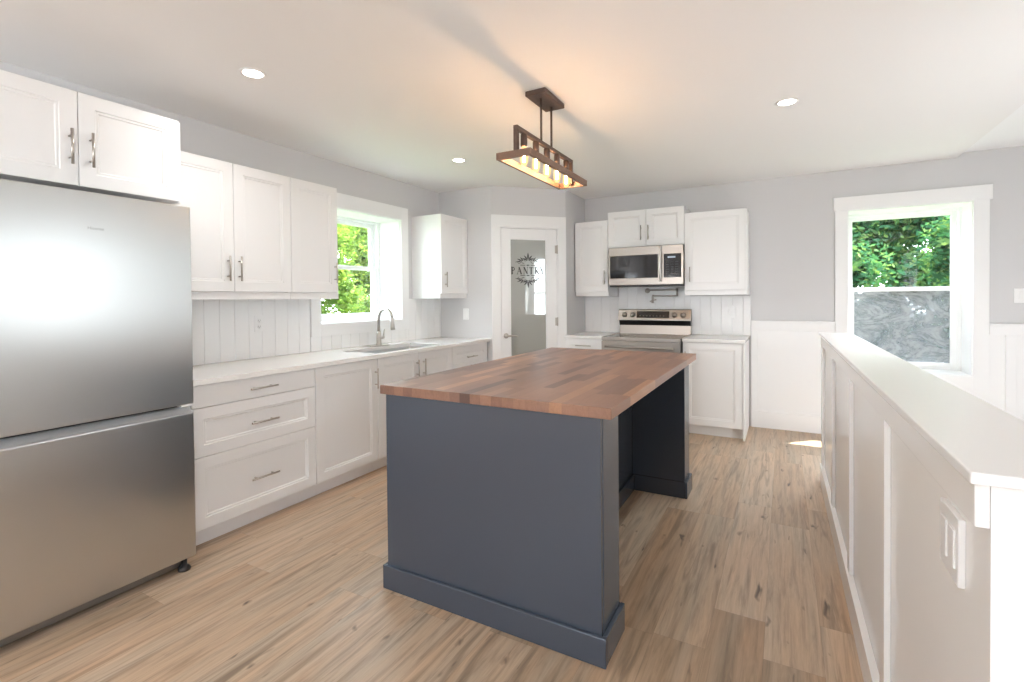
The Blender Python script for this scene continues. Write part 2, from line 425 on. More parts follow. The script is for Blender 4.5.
# corner pantry walls
struct('wall_pantry_return', MB().box(0.0, XP, YP, YP + 0.1, 0, ZC), M['wall'], 'short grey pantry wall at the end of the sink counter', 'wall')
struct('wall_pantry_side', MB().box(DX - 0.1, DX, DY, YB, 0, ZC), M['wall'], 'short grey pantry wall beside the range counter', 'wall')
DL = math.hypot(DX - XP, DY - YP)
S0, S1, ZD = 0.088, DL - 0.092, 2.056
pw = bpy.data.objects.new('wall_pantry_diagonal', None)
mbd = MB().box(0, S0, 0, 0.1, 0, ZC).box(S1, DL, 0, 0.1, 0, ZC).box(S0, S1, 0, 0.1, ZD, ZC)
bpy.data.objects.remove(pw)
pw = struct('wall_pantry_diagonal', mbd, M['wall'], 'grey angled corner wall around the pantry door', 'wall')
pw.location = (XP, YP, 0); pw.rotation_euler = (0, 0, math.radians(45))
tr = MB()
tr.box(0.002, S0, -0.02, -0.0005, 0, ZD, .002).box(S1, DL - .002, -0.02, -0.0005, 0, ZD, .002).box(0.002, DL - .002, -0.02, -0.0005, ZD, 2.175, .002)
tr.box(S0, S0 + .012, -0.012, 0.1, 0, ZD).box(S1 - .012, S1, -0.012, 0.1, 0, ZD).box(S0, S1, -0.012, 0.1, ZD - .012, ZD)
tr = struct('trim_1', tr, M['trim'], 'white casing around the pantry door', 'door casing')
tr.location = pw.location; tr.rotation_euler = pw.rotation_euler
struct('floor_pantry', MB().box(0.02, 0.9, YP + .12, YB - .02, 0.001, 0.004), M['extwall'], 'pantry floor behind the frosted door', 'floor')

# pantry door
dr = thing('door_1', 'white pantry door with frosted glass and dark scroll lettering', 'door', (XP, YP, 0), 45)
dr['kind'] = 'structure'
a0, a1 = S0 + .015, S1 - .015
g0, g1, gz0, gz1 = 0.208, 0.594, 0.24, 1.925
sl = MB().box(a0, g0, -0.004, 0.034, 0.008, ZD - .015, .002).box(g1, a1, -0.004, 0.034, 0.008, ZD - .015, .002)
sl.box(g0, g1, -0.004, 0.034, gz1, ZD - .015, .002).box(g0, g1, -0.004, 0.034, 0.008, gz0, .002)
sl.build('door_leaf', M['trim'], dr)
MB().box(g0 - .005, g1 + .005, 0.010, 0.016, gz0 - .005, gz1 + .005).build('glass_panel', M['frosted'], dr)
lv = MB().lathe([(0.0, -.001), (.027, -.001), (.027, -.010), (.020, -.014), (0.0, -.014)], (0.150, -0.004, 0.925), 'y', 20)
lv.tube([(0.150, -.01, .925), (0.150, -.055, .925)], .009)
lv.tube([(0.145, -.055, .925), (0.19, -.058, .926), (0.24, -.057, .922), (0.268, -.052, .918)], .009, radii=[.0095, .009, .008, .006])
lv.build('lever_handle', M['nickel'], dr)
for z in (1.83, 1.06, 0.25):
    MB().tube([(a1 + .004, -.012, z - .045), (a1 + .004, -.012, z + .045)], .006).box(a1 - .02, a1 + .004, -.0075, -.003, z - .042, z + .042).build('hinge', M['nickel'], dr)

# lettering and scrollwork on the glass
yd = 0.0095
def stroke(mb, x0, z0, x1, z1, w):
    d = Vector((x1 - x0, 0, z1 - z0)); n = Vector((-d.z, 0, d.x)).normalized() * (w / 2)
    a, b_ = Vector((x0, yd, z0)), Vector((x1, yd, z1))
    mb.poly([a - n, b_ - n, b_ + n, a + n], (0, -.0008, 0))
def arc(mb, cx, cz, rx, rz, t0, t1, w, n=9):
    o, i = [], []
    for k in range(n + 1):
        t = math.radians(t0 + (t1 - t0) * k / n)
        o.append(Vector((cx + (rx + w / 2) * math.cos(t), yd, cz + (rz + w / 2) * math.sin(t))))
        i.append(Vector((cx + (rx - w / 2) * math.cos(t), yd, cz + (rz - w / 2) * math.sin(t))))
    for k in range(n): mb.poly([o[k], o[k + 1], i[k + 1], i[k]], (0, -.0008, 0))
def petal(mb, x, z, ang, ln, wd, bend=0.0):
    a = math.radians(ang); d = Vector((math.cos(a), 0, math.sin(a))); n = Vector((-d.z, 0, d.x)); L_, R_ = [], []
    for k in range(8):
        t = k / 7; w = wd * math.sin(math.pi * t ** 0.75) ; c_ = Vector((x, yd, z)) + d * ln * t + n * bend * t * t
        L_.append(c_ + n * w / 2); R_.append(c_ - n * w / 2)
    mb.poly(R_ + list(reversed(L_))[1:-1], (0, -.0008, 0))
tx = MB(); zb, zt = 1.567, 1.640; H = zt - zb
def serif(x, z, w=.020): stroke(tx, x - w / 2, z, x + w / 2, z, .005)
x = 0.217; st = .0135
# P
stroke(tx, x + .008, zb, x + .008, zt, st); serif(x + .008, zb); serif(x + .004, zt, .014); arc(tx, x + .010, zt - H * .27, .024, H * .25, -90, 90, .008)
x += .066
# A
stroke(tx, x, zb, x + .020, zt, .004); stroke(tx, x + .018, zt, x + .042, zb, st); stroke(tx, x + .009, zb + H * .34, x + .034, zb + H * .34, .004); serif(x, zb, .016); serif(x + .042, zb, .018)
x += .069
# N
stroke(tx, x + .004, zb, x + .004, zt, .004); stroke(tx, x + .004, zt, x + .040, zb, st); stroke(tx, x + .040, zb, x + .040, zt, .004); serif(x + .004, zb, .016); serif(x + .002, zt, .014); serif(x + .042, zt, .016)
x += .061
# T
stroke(tx, x + .022, zb, x + .022, zt, st); stroke(tx, x, zt - .002, x + .044, zt - .002, .005); serif(x + .022, zb); stroke(tx, x + .001, zt, x + .001, zt - .016, .004); stroke(tx, x + .043, zt, x + .043, zt - .016, .004)
x += .064
# R
stroke(tx, x + .008, zb, x + .008, zt, st); serif(x + .008, zb); serif(x + .004, zt, .014); arc(tx, x + .010, zt - H * .25, .022, H * .23, -90, 90, .008); stroke(tx, x + .018, zt - H * .5, x + .042, zb, st)
x += .060
# Y
stroke(tx, x + .020, zb, x + .020, zb + H * .48, st); stroke(tx, x + .020, zb + H * .44, x + .002, zt, st * .9); stroke(tx, x + .020, zb + H * .44, x + .040, zt, .004); serif(x + .020, zb); serif(x + .002, zt, .016); serif(x + .040, zt, .014)
cx = 0.401
for sgn, z0 in ((1, 1.700), (-1, 1.512)):
    petal(tx, cx, z0 + sgn * .020, 90 * sgn, .075, .020)
    for mr in (-1, 1):
        def ang(a): return (a if mr > 0 else 180 - a) * sgn
        petal(tx, cx + mr * .008, z0 + sgn * .016, ang(62), .060, .016, -mr * sgn * .012)
        petal(tx, cx + mr * .014, z0 + sgn * .012, ang(35), .055, .016, -mr * sgn * .014)
        petal(tx, cx + mr * .058, z0 + sgn * .002, ang(75), .050, .015, -mr * sgn * .020)
        petal(tx, cx + mr * .070, z0, ang(45), .056, .015, -mr * sgn * .020)
        petal(tx, cx + mr * .080, z0 - sgn * .006, ang(12), .062, .012, -mr * sgn * .018)
        arc(tx, cx + mr * .052, z0 - sgn * .002, .020, .018, 0, 300 * sgn, .005, 10)
        arc(tx, cx + mr * .098, z0 - sgn * .010, .016, .013, 90, 90 + 270 * mr * sgn, .004, 10)
    arc(tx, cx, z0 + sgn * .004, .020, .012, 0, 180 * sgn, .006)
    stroke(tx, cx - .085, z0 - sgn * .040, cx - .030, z0 - sgn * .040, .006); stroke(tx, cx + .030, z0 - sgn * .040, cx + .085, z0 - sgn * .040, .006)
    petal(tx, cx - .02, z0 - sgn * .040, 0, .04, .012)
tx.build('lettering', M['decal'], dr)

# ------------------------------------------------------------------ windows
def sash_window(name, label, width, z0, z1, loc, rz, zm, fr, pane_low):
    """double hung unit in local x (0..width), facing -y, its inner face at y=0"""
    r = thing(name, label, 'window', loc, rz); r['kind'] = 'structure'
    w = MB()
    w.box(0, fr * .55, 0, .09, z0, z1).box(width - fr * .55, width, 0, .09, z0, z1).box(fr * .55, width - fr * .55, 0, .09, z1 - .03, z1).box(fr * .55, width - fr * .55, 0, .09, z0, z0 + .03)
    w.build('window_frame', M['trim'], r)
    i0, i1 = fr * .55, width - fr * .55; s_ = fr * .62
    up = MB(); a, b_ = zm - .005, z1 - .03
    up.box(i0, i0 + s_, .048, .08, a, b_, .002).box(i1 - s_, i1, .048, .08, a, b_, .002).box(i0 + s_, i1 - s_, .048, .08, b_ - .04, b_, .002).box(i0 + s_, i1 - s_, .048, .08, a, a + .035, .002)
    us = up.build('upper_sash', M['trim'], r)
    MB().box(i0 + s_ - .004, i1 - s_ + .004, .062, .066, a + .03, b_ - .036).build('pane', M['pane'], us)
    lo = MB(); a, b_ = z0 + .03, zm + .03; q = s_ + .012
    lo.box(i0, i0 + q, .012, .044, a, b_, .002).box(i1 - q, i1, .012, .044, a, b_, .002).box(i0 + q, i1 - q, .012, .044, b_ - .04, b_, .002).box(i0 + q, i1 - q, .012, .044, a, a + .045, .002)
    lo.tube([((i0 + i1) / 2 - .03, .006, b_ - .01), ((i0 + i1) / 2 + .03, .006, b_ - .01)], .006)
    ls = lo.build('lower_sash', M['trim'], r)
    MB().box(i0 + q - .004, i1 - q + .004, .026, .030, a + .04, b_ - .036).build('pane', pane_low, ls)
    return r

# window over the sink (deep white reveal)
D_ = 0.262
w1 = sash_window('window_1', 'double hung window over the sink looking onto sunlit leaves', WL[1] - WL[0], WL[2], WL[3], (-D_, WL[0], 0), 90, 1.605, 0.075, M['pane'])
y0, y1, z0, z1 = WL
t = MB()
t.box(-D_, 0.001, y0 - .0, y0 + .012, z0, z1).box(-D_, 0.001, y1 - .012, y1, z0, z1).box(-D_, 0.001, y0 + .012, y1 - .012, z1 - .012, z1).box(-D_, 0.001, y0 + .012, y1 - .012, z0, z0 + .012)
t.box(0.001, .022, 1.465, y0 + .006, 1.017, 2.212, .002).box(0.001, .022, y1 - .006, 2.626, 1.017, 2.212, .002).box(0.001, .022, y0 + .006, y1 - .006, z1 - .006, 2.212, .002).box(0.001, .022, y0 + .006, y1 - .006, 1.017, z0 + .006, .002)
struct('trim_2', t, M['trim'], 'wide white casing and reveal of the window over the sink', 'window casing')
# stair window
w2 = sash_window('window_2', 'double hung window by the stairs, lower pane smeared grey', WB[1] - WB[0], WB[2], WB[3], (WB[0], YB + 0.27, 0), 0, 1.355, 0.062, M['smeared'])
x0, x1, z0, z1 = WB
t = MB()
t.box(x0, x0 + .012, YB - .001, YB + .27, z0, z1).box(x1 - .012, x1, YB - .001, YB + .27, z0, z1).box(x0 + .012, x1 - .012, YB - .001, YB + .27, z1 - .012, z1).box(x0 + .012, x1 - .012, YB - .001, YB + .27, z0, z0 + .012)
t.box(3.714, x0 + .006, YB - .022, YB - .001, .512, z1 - .0, .002).box(x1 - .006, 4.786, YB - .022, YB - .001, .512, z1 - .0, .002)
t.box(3.701, 4.803, YB - .028, YB - .001, z1 - .004, 2.218, .002).box(x0 + .006, x1 - .006, YB - .022, YB - .001, .512, z0 + .006, .002)
struct('trim_3', t, M['trim'], 'white casing and reveal of the window by the stairs', 'window casing')
# glazing of the openings outside the picture, seen in reflections
w3 = sash_window('window_3', 'tall window over the stairs, seen reflected in the pantry glass', WS[1] - WS[0], WS[2], WS[3], (XR + .20, WS[1], 0), -90, 1.42, 0.08, M['pane'])

# ------------------------------------------------------------------ wainscot on the back wall and baseboards
t = MB(); yw = YB - .0005
t.box(3.006, 3.712, yw - .006, yw, 0, 1.05)
t.box(3.006, 3.712, yw - .022, yw - .006, .972, 1.052, .002).box(3.006, 3.714, yw - .032, yw - .0, 1.052, 1.068, .003)
t.box(3.006, 3.068, yw - .022, yw - .006, .168, .972, .002).box(3.650, 3.712, yw - .022, yw - .006, .168, .972, .002)
t.box(3.006, 3.712, yw - .024, yw - .006, 0, .168, .002)
t.box(3.72, 4.788, yw - .006, yw, ZL, .511)
struct('wall_panelling', t, M['trim'], 'white panelled wainscot between the range cabinet and the stairs', 'wainscot')
t = MB()
t.box(4.788, XR - .001, yw - .006, yw, ZL, 1.05)
t.box(4.788, XR - .001, yw - .022, yw - .006, .972, 1.052, .002).box(4.788, XR - .001, yw - .032, yw, 1.052, 1.068, .003)
for xx in (4.886, 5.086, 5.286): t.box(xx, xx + .066, yw - .022, yw - .006, -.6, .972, .002)
struct('wall_panelling_stair', t, M['trim'], 'white batten wainscot right of the stair window', 'wainscot')
struct('baseboard_left', MB().box(0.0005, .016, YR, -.62, 0, .13, .002), M['trim'], 'white baseboard along the left wall behind the fridge', 'baseboard')
struct('baseboard_right', MB().box(XR - .016, XR - .0005, YR, -.24, 0, .13, .002), M['trim'], 'white baseboard along the right wall', 'baseboard')

# ------------------------------------------------------------------ beadboard splashback
def bead(name, label, runs, loc, rz):
    mb = MB()
    for (u0, u1, z0_, z1_) in runs:
        u = u0
        while u < u1 - .004:
            v = min(u0 + (math.floor((u - u0) / .102 + 1.0001)) * .102, u1); b = .0035
            if v - u > .012:
                pts = [(u, -.0005), (u, -.008), (u + b, -.012), (v - b, -.012), (v, -.008), (v, -.0005)]
                mb.poly([Vector((p, q, z0_)) for p, q in pts], (0, 0, z1_ - z0_))
            u = v
    o = struct(name, mb, M['bead'], label, 'splashback'); o.location = loc; o.rotation_euler = (0, 0, math.radians(rz)); return o
CT = 0.900     # top of the sink counter
CB = 0.915     # top of the counters by the range
bead('wall_splashback_left', 'white beadboard splashback along the sink counter', [(.236, 1.464, CT + .001, 1.318), (1.464, 2.627, CT + .001, 1.016), (2.627, YP - .001, CT + .001, 1.318)], (0, 0, 0), 90)
bead('wall_splashback_back', 'white beadboard splashback behind the range', [(DX + .001, 1.652, CB + .001, 1.318), (1.652, 2.424, CB + .001, 1.43), (2.424, 3.004, CB + .001, 1.318)], (0, YB, 0), 0)

# ------------------------------------------------------------------ cabinets
def wall_cabinet(name, label, loc, rz, w, z0, z1, doors, depth=.348, rail=True, group=None, zd0=None):
    """doors: list of (x0, x1, handle_x, handle_z)"""
    r = thing(name, label, 'cabinet', loc, rz, group)
    zd0 = zd0 if zd0 is not None else z0
    cc = MB(); t_ = .016
    cc.box(0, t_, -depth, -.0005, z0, z1 - .001).box(w - t_, w, -depth, -.0005, z0, z1 - .001).box(t_, w - t_, -depth, -.0005, z1 - t_, z1 - .001).box(t_, w - t_, -depth, -.0005, z0 + .004, z0 + .02).box(t_, w - t_, -.012, -.0005, z0 + .02, z1 - t_)
    cc.build('carcass', M['cab'], r)
    for (p, q, hx, hz) in doors:
        d = MB().shaker(p + .0015, q - .0015, zd0 + .002, z1, -depth - .0205).build('door', M['cab'], r)
        MB().pull(hx, hz, -depth - .0205).build('handle', M['nickel'], d)
    if rail:
        rl = MB().box(0, w, -depth - .004, -depth + .014, z0 - .046, z0 - .0005, .0015)
        rl.box(0, .016, -depth + .014, -.001, z0 - .046, z0 - .0005, .0015).box(w - .016, w, -depth + .014, -.001, z0 - .046, z0 - .0005, .0015)
        rl.build('light_rail', M['cab'], r)
    return r
ZU0, ZU1 = 1.3645, 2.1455
# left run, uppers (local x runs along +y)
wall_cabinet('wall_cabinet', 'white two-door wall cabinet hanging right of the fridge', (0, .237, 0), 90, 1.0315 - .237, ZU0, ZU1, [(0, .397, .355, 1.505), (.397, .7945, .425, 1.505)])
wall_cabinet('wall_cabinet', 'white single-door wall cabinet touching the sink window on its left', (0, 1.0325, 0), 90, .413, ZU0, ZU1, [(0, .397, .364, 1.51)])
wall_cabinet('wall_cabinet', 'white narrow wall cabinet between sink window and pantry corner', (0, 2.700, 0), 90, YP - 2.7015, ZU0, ZU1, [(0, YP - 2.7015, .058, 1.504)])
# cabinet over the fridge
wall_cabinet('wall_cabinet', 'white two-door cabinet high above the refrigerator', (0, -.612, 0), 90, .8305, 1.812, 2.221, [(0, .407, .376, 1.974), (.407, .815, .449, 1.974)], depth=.60, rail=False)
# back run, uppers
dz = .33
wall_cabinet('wall_cabinet', 'white wall cabinet between pantry wall and microwave', (1.2555, YB, 0), 0, .3785, 1.374, 2.146, [(0, .3785, .344, 1.53)], depth=dz)
wall_cabinet('wall_cabinet', 'white short two-door cabinet directly above the microwave', (1.635, YB, 0), 0, .788, 1.842, 2.224, [(0, .408, .360, 1.985), (.408, .788, .434, 1.982)], depth=dz, rail=False)
wall_cabinet('wall_cabinet', 'white wall cabinet right of the microwave, nearest the stairs', (2.4235, YB, 0), 0, .568, 1.374, 2.146, [(0, .555, .053, 1.534)], depth=dz)

def base_cabinet(name, label, loc, rz, w, top, fronts, depth=.60, left_end=False, right_end=False, toe=.055):
    """fronts: (kind, x0, x1, z0, z1, hx, hz): 'slab', 'panel' drawers and 'door'"""
    r = thing(name, label, 'cabinet', loc, rz)
    cc = MB(); t_ = .016
    cc.box(0, t_, -depth, -.0005, .10, top).box(w - t_, w, -depth, -.0005, .10, top).box(t_, w - t_, -depth, -.0005, .10, .116).box(t_, w - t_, -.012, -.0005, .116, top).box(t_, w - t_, -depth, -depth + .02, top - .016, top).box(t_, w - t_, -.10, -.012, top - .016, top)
    cc.box(0, t_, -depth + toe + .02, -.0005, 0.001, .10).box(w - t_, w, -depth + toe + .02, -.0005, 0.001, .10)
    cc.build('carcass', M['cab'], r)
    MB().box(0, w, -depth + toe, -depth + toe + .016, 0.001, .099).build('toe_kick', M['cab'], r)
    yf = -depth - .0205
    for (k, p, q, z0_, z1_, hx, hz) in fronts:
        mb = MB()
        if k == 'slab': mb.box(p + .0015, q - .0015, yf, yf + .02, z0_ + .0015, z1_ - .0015, .002)
        else: mb.shaker(p + .0015, q - .0015, z0_ + .0015, z1_ - .0015, yf)
        d = mb.build('door' if k == 'door' else 'drawer', M['cab'], r)
        if hx is not None: MB().pull(hx, hz, yf, vertical=(k == 'door'), L=.15 if k == 'door' else .17).build('handle', M['nickel'], d)
    if right_end: MB().box(w, w + .017, yf, -.0005, 0.001, top).build('end_panel', M['cab'], r)
    return r
TL = CT - .028
base_cabinet('base_cabinet', 'white three-drawer base cabinet next to the fridge', (0, .236, 0), 90, .769, TL - .001,
    [('slab', 0, .769, .748, TL - .004, .395, .806), ('panel', 0, .769, .487, .748, .398, .610), ('panel', 0, .769, .103, .487, .396, .287)])
base_cabinet('base_cabinet', 'white single-door base cabinet between drawers and sink', (0, 1.006, 0), 90, .562, TL - .001,
    [('door', 0, .562, .103, TL - .004, .535, .723)])
base_cabinet('base_cabinet', 'white two-door base cabinet under the sink', (0, 1.569, 0), 90, .948, TL - .001,
    [('door', 0, .474, .103, TL - .004, .445, .735), ('door', .474, .948, .103, TL - .004, .530, .735)])
base_cabinet('base_cabinet', 'white drawer cabinet at the pantry end of the sink run', (0, 2.518, 0), 90, .612, TL - .001,
    [('panel', 0, .612, .700, TL - .004, .30, .752), ('door', 0, .306, .103, .700, .27, .60), ('door', .306, .612, .103, .700, .34, .60)])
TB = CB - .028
base_cabinet('base_cabinet', 'white base cabinet between pantry wall and range', (DX + .003, YB, 0), 0, .418, TB - .001,
    [('panel', 0, .418, .735, TB - .004, .209, .81), ('door', 0, .418, .103, .735, .385, .63)])
base_cabinet('base_cabinet', 'white base cabinet right of the range with an end panel', (2.449, YB, 0), 0, .520, TB - .001,
    [('door', 0, .517, .103, TB - .004, .028, .72)], right_end=True)

# ------------------------------------------------------------------ counters, sink and faucet
SX0, SX1, SY0, SY1 = .20, .575, 1.60, 2.42
ct = MB(); z0, z1 = TL, CT
ct.box(.0005, SX0, .235, YP - .001, z0, z1).box(SX1, .645, .235, YP - .001, z0, z1).box(SX0, SX1, .235, SY0, z0, z1).box(SX0, SX1, SY1, YP - .001, z0, z1)
bmesh.ops.remove_doubles(ct.bm, verts=ct.bm.verts[:], dist=1e-5)
tag(ct.build('countertop', M['quartz']), 'long white quartz countertop with the sink cut into it', 'countertop')
ct = MB().box(DX + .001, 1.664, YB - .645, YB - .0005, TB, CB, .002)
tag(ct.build('countertop', M['quartz']), 'short white countertop left of the range', 'countertop')
ct = MB().box(2.446, 2.992, YB - .645, YB - .0005, TB, CB, .002)
tag(ct.build('countertop', M['quartz']), 'white countertop right of the range', 'countertop')

sk = thing('sink', 'stainless undermount sink set in the white counter under the window', 'sink', ((SX0 + SX1) / 2, (SY0 + SY1) / 2, TL))
b = bmesh.new()
def rect(hx, hy, z, r, n=5):
    vs = []
    for sx, sy, a in ((1, 1, 0), (-1, 1, 90), (-1, -1, 180), (1, -1, 270)):
        for k in range(n + 1):
            th = math.radians(a + 90 * k / n); vs.append(b.verts.new((sx * (hx - r) + r * math.cos(th), sy * (hy - r) + r * math.sin(th), z)))
    return vs
hx, hy = (SX1 - SX0) / 2, (SY1 - SY0) / 2
rings = [rect(hx + .02, hy + .02, -.001, .02), rect(hx + .002, hy + .002, -.001, .015), rect(hx - .002, hy - .002, -.02, .02), rect(hx - .012, hy - .012, -.18, .03), rect(hx - .04, hy - .04, -.2, .03), rect(.03, .03, -.204, .02)]
for p, q in zip(rings, rings[1:]):
    for k in range(len(p)): b.faces.new((p[k], p[(k + 1) % len(p)], q[(k + 1) % len(q)], q[k]))
b.faces.new(rings[-1]); bmesh.ops.recalc_face_normals(b, faces=b.faces[:])
for f_ in b.faces: f_.normal_flip() if f_.normal.z < 0 else None
mb = MB(); mb._join(b); mb.build('basin', M['steel'], sk)
MB().lathe([(0, 0), (.038, 0), (.040, .003), (.030, .004), (.012, .002), (0, .002)], (0, 0, -.2035), 'z', 24).build('drain', M['steel'], sk)

FX, FY = .135, 2.085
fc = thing('faucet', 'brushed nickel gooseneck kitchen faucet with pull-down spray head', 'faucet', (FX, FY, CT), -10)
MB().box(-.028, .028, -.10, .10, .0002, .006, .0025).lathe([(0, .005), (.027, .005), (.027, .018), (.022, .026), (.021, .10), (.017, .13), (0, .13)], (0, 0, 0)).build('base', M['nickel'], fc)
pts = [(0, 0, .12), (0, 0, .245)]
for k in range(1, 13):
    a = math.pi * k / 12 * .97; pts.append((.095 - .095 * math.cos(a), 0, .245 + .085 * math.sin(a)))
MB().tube(pts, .013, 14).build('gooseneck', M['nickel'], fc)
e = pts[-1]
MB().tube([(e[0], 0, e[2] + .004), (e[0] + .003, 0, e[2] - .03), (e[0] + .008, 0, e[2] - .075), (e[0] + .013, 0, e[2] - .105)], .016, 14, radii=[.0145, .0165, .019, .0205]).build('spray_head', M['nickel'], fc)
lv = MB().tube([(0, .012, .072), (0, .052, .074)], .015, 12)
lv.tube([(0, .047, .078), (.002, .052, .105), (.006, .056, .148)], .007, 10, radii=[.009, .007, .0055])
lv.build('lever', M['nickel'], fc)

# ------------------------------------------------------------------ refrigerator
FW = .766
fr = thing('refrigerator', 'tall brushed steel refrigerator with bottom freezer at the left edge', 'refrigerator', (0, -.590, 0), 90)
MB().box(0, FW, -.69, -.03, .045, 1.755, .006).build('body', M['fridge_side'], fr)
MB().box(0, FW, -.763, -.702, .808, 1.770, .006, 3).build('upper_door', M['steel'], fr)
MB().box(0, FW, -.763, -.702, .060, .766, .006, 3).build('freezer_drawer', M['steel'], fr)
MB().box(.004, FW - .003, -.7005, -.6905, .07, 1.755).build('door_gasket', M['slot'], fr)
gb = MB().poly([Vector((.002, -.748, .770)), Vector((.002, -.762, .767)), Vector((.002, -.762, .7665)), Vector((.002, -.703, .7665)), Vector((.002, -.703, .793)), Vector((.002, -.716, .793))], (FW - .004, 0, 0))
gb.build('grip_recess', principled('grip_strip_grey', (0.50, 0.51, 0.52), 0.45, metal=0.2), fr)
MB().box(FW - .055, FW - .004, -.758, -.703, .7985, .8075, .001).build('hinge_cover', M['plate'], fr)
MB().box(.02, FW - .02, -.715, -.70, .012, .052, .002).build('base_grille', M['steel_dark'], fr)
for xx in (.030, FW - .045):
    MB().lathe([(0, 0.0005), (.026, .0005), (.028, .010), (.020, .022), (.012, .026), (.012, .058), (0, .058)], (xx, -.738, 0), 'z', 18).build('foot', M['black'], fr)
cu = bpy.data.curves.new('badge', 'FONT'); cu.body = 'Hisense'; cu.size = .018; cu.extrude = .0004; cu.align_x = 'CENTER'; cu.align_y = 'CENTER'
tmp = bpy.data.objects.new('badge_curve', cu); COL.objects.link(tmp)
me = bpy.data.meshes.new_from_object(tmp.evaluated_get(bpy.context.evaluated_depsgraph_get())); bpy.data.objects.remove(tmp)
me.materials.append(M['badge'])
bd = bpy.data.objects.new('badge', me); COL.objects.link(bd); bd.parent = fr; bd.location = (.386, -.7635, 1.618); bd.rotation_euler = (math.radians(90), 0, 0)

# ------------------------------------------------------------------ microwave
mw = thing('microwave', 'stainless over-the-range microwave with dark glass door above the range', 'microwave', (1.655, YB, 0))
MW = .766; yF = -.40
MB().box(0, MW, yF + .03, -.014, 1.44, 1.838, .003).build('body', M['black'], mw)
MB().box(0, MW, yF, yF + .03, 1.748, 1.836, .003).box(0, .018, yF, yF + .03, 1.512, 1.748, .001).box(MW - .020, MW, yF, yF + .03, 1.512, 1.748, .001).box(0, MW, yF, yF + .03, 1.440, 1.512, .003).box(.520, .575, yF, yF + .03, 1.512, 1.748).build('front_frame', M['range_steel'], mw)
MB().box(.0185, .5195, yF + .003, yF + .03, 1.5125, 1.7475, .001).build('door_window', M['black_glass'], mw)
cp = MB().box(.5755, MW - .0205, yF + .003, yF + .03, 1.5125, 1.7475, .001).use(1)
k = cp
for i in range(3):
    for j in range(6): k.box(.600 + i * .045, .626 + i * .045, yF + .0015, yF + .0035, 1.540 + j * .024, 1.549 + j * .024)
cp = k.build('control_panel', [M['black_glass'], principled('keypad_grey', (.045, .045, .05), .4)], mw)
MB().box(.615, .690, yF + .0015, yF + .0035, 1.706, 1.722).build('display', emission_mat('clock_display', (.75, .85, 1.0), .5), cp)
h = MB(); hp = []
for i in range(11):
    t_ = i / 10; hp.append((.547, yF - .016 - .030 * math.sin(math.pi * t_), 1.475 + .345 * t_))
h.tube(hp, .011, 12).tube([(.547, yF + .002, 1.483), (.547, yF - .018, 1.478)], .009).tube([(.547, yF + .002, 1.812), (.547, yF - .018, 1.816)], .009)
h.build('door_handle', principled('bright_steel_handle', (0.78, 0.75, 0.71), 0.42, metal=0.75), mw)
v = MB().box(.01, MW - .01, yF + .012, -.10, 1.424, 1.4395, .002)
for i in range(12): v.box(.04 + i * .058, .085 + i * .058, yF + .010, yF + .013, 1.428, 1.436)
v.build('vent_grille', M['black'], mw)

# ------------------------------------------------------------------ range
rg = thing('range', 'stainless electric range with black ceramic cooktop between the counters', 'range', (1.668, YB, 0))
RW = .773; yf = -.655
MB().box(.002, RW - .002, yf, -.016, .05, .898, .003).build('body', M['steel_dark'], rg)
MB().box(0, RW, yf - .020, -.075, .8985, .912, .003).build('cooktop', M['cooktop'], rg)
tr_ = MB().box(0, RW, yf - .028, yf - .0205, .880, .914, .002).box(0, .012, yf - .0205, -.075, .9122, .915).box(RW - .012, RW, yf - .0205, -.075, .9122, .915)
tr_.build('cooktop_trim', M['range_steel'], rg)
for (bx_, by_, br) in ((.20, -.22, .075), (.57, -.22, .09), (.20, -.50, .10), (.57, -.50, .08)):
    MB().lathe([(br - .004, 0), (br, 0), (br, .0006), (br - .004, .0006)], (bx_, by_, .9122), 'z', 32).build('burner_ring', principled('burner_mark', (.16, .15, .14), .3), rg)
bg_ = MB().poly([Vector((.005, -.016, .9125)), Vector((.005, -.070, .9125)), Vector((.005, -.058, 1.004)), Vector((.005, -.016, 1.004))], (RW - .01, 0, 0))
bg_.build('backguard', M['range_steel'], rg)
MB().poly([Vector((.005, -.016, 1.0045)), Vector((.005, -.062, 1.0045)), Vector((.005, -.086, 1.060)), Vector((.005, -.016, 1.060))], (RW - .01, 0, 0)).build('vent_strip', M['black'], rg)
cp = MB().poly([Vector((0, -.016, 1.0605)), Vector((0, -.100, 1.0605)), Vector((0, -.100, 1.072)), Vector((0, -.074, 1.172)), Vector((0, -.064, 1.180)), Vector((0, -.016, 1.180))], (RW, 0, 0)).build('control_panel', M['range_steel'], rg)
sl_ = math.atan2(.026, .100)
def on_panel(px, pz, out): return Vector((px, -.100 + (pz - 1.072) * .26 - out, pz))
d_ = MB().poly([on_panel(.205, 1.088, .0008), on_panel(.553, 1.088, .0008), on_panel(.553, 1.160, .0008), on_panel(.205, 1.160, .0008)], (0, .004, 0)).use(1)
for i in range(8): d_.poly([on_panel(.235 + i * .036, 1.105, .0012), on_panel(.250 + i * .036, 1.105, .0012), on_panel(.250 + i * .036, 1.112, .0012), on_panel(.235 + i * .036, 1.112, .0012)], (0, .0004, 0))
d_.build('display', [M['black_glass'], principled('touch_key_grey', (.22, .20, .18), .4)], cp)
for kx in (.070, .160, .606, .698):
    kb = MB().lathe([(0, 0), (.030, 0), (.030, -.006), (.023, -.010), (.021, -.030), (0, -.031)], (0, 0, 0), 'y', 22)
    kb.box(-.004, .004, -.036, -.028, -.020, .020, .001)
    ko = kb.build('knob', M['range_steel'], cp); ko.location = on_panel(kx, 1.120, 0); ko.rotation_euler = (-sl_, 0, 0)
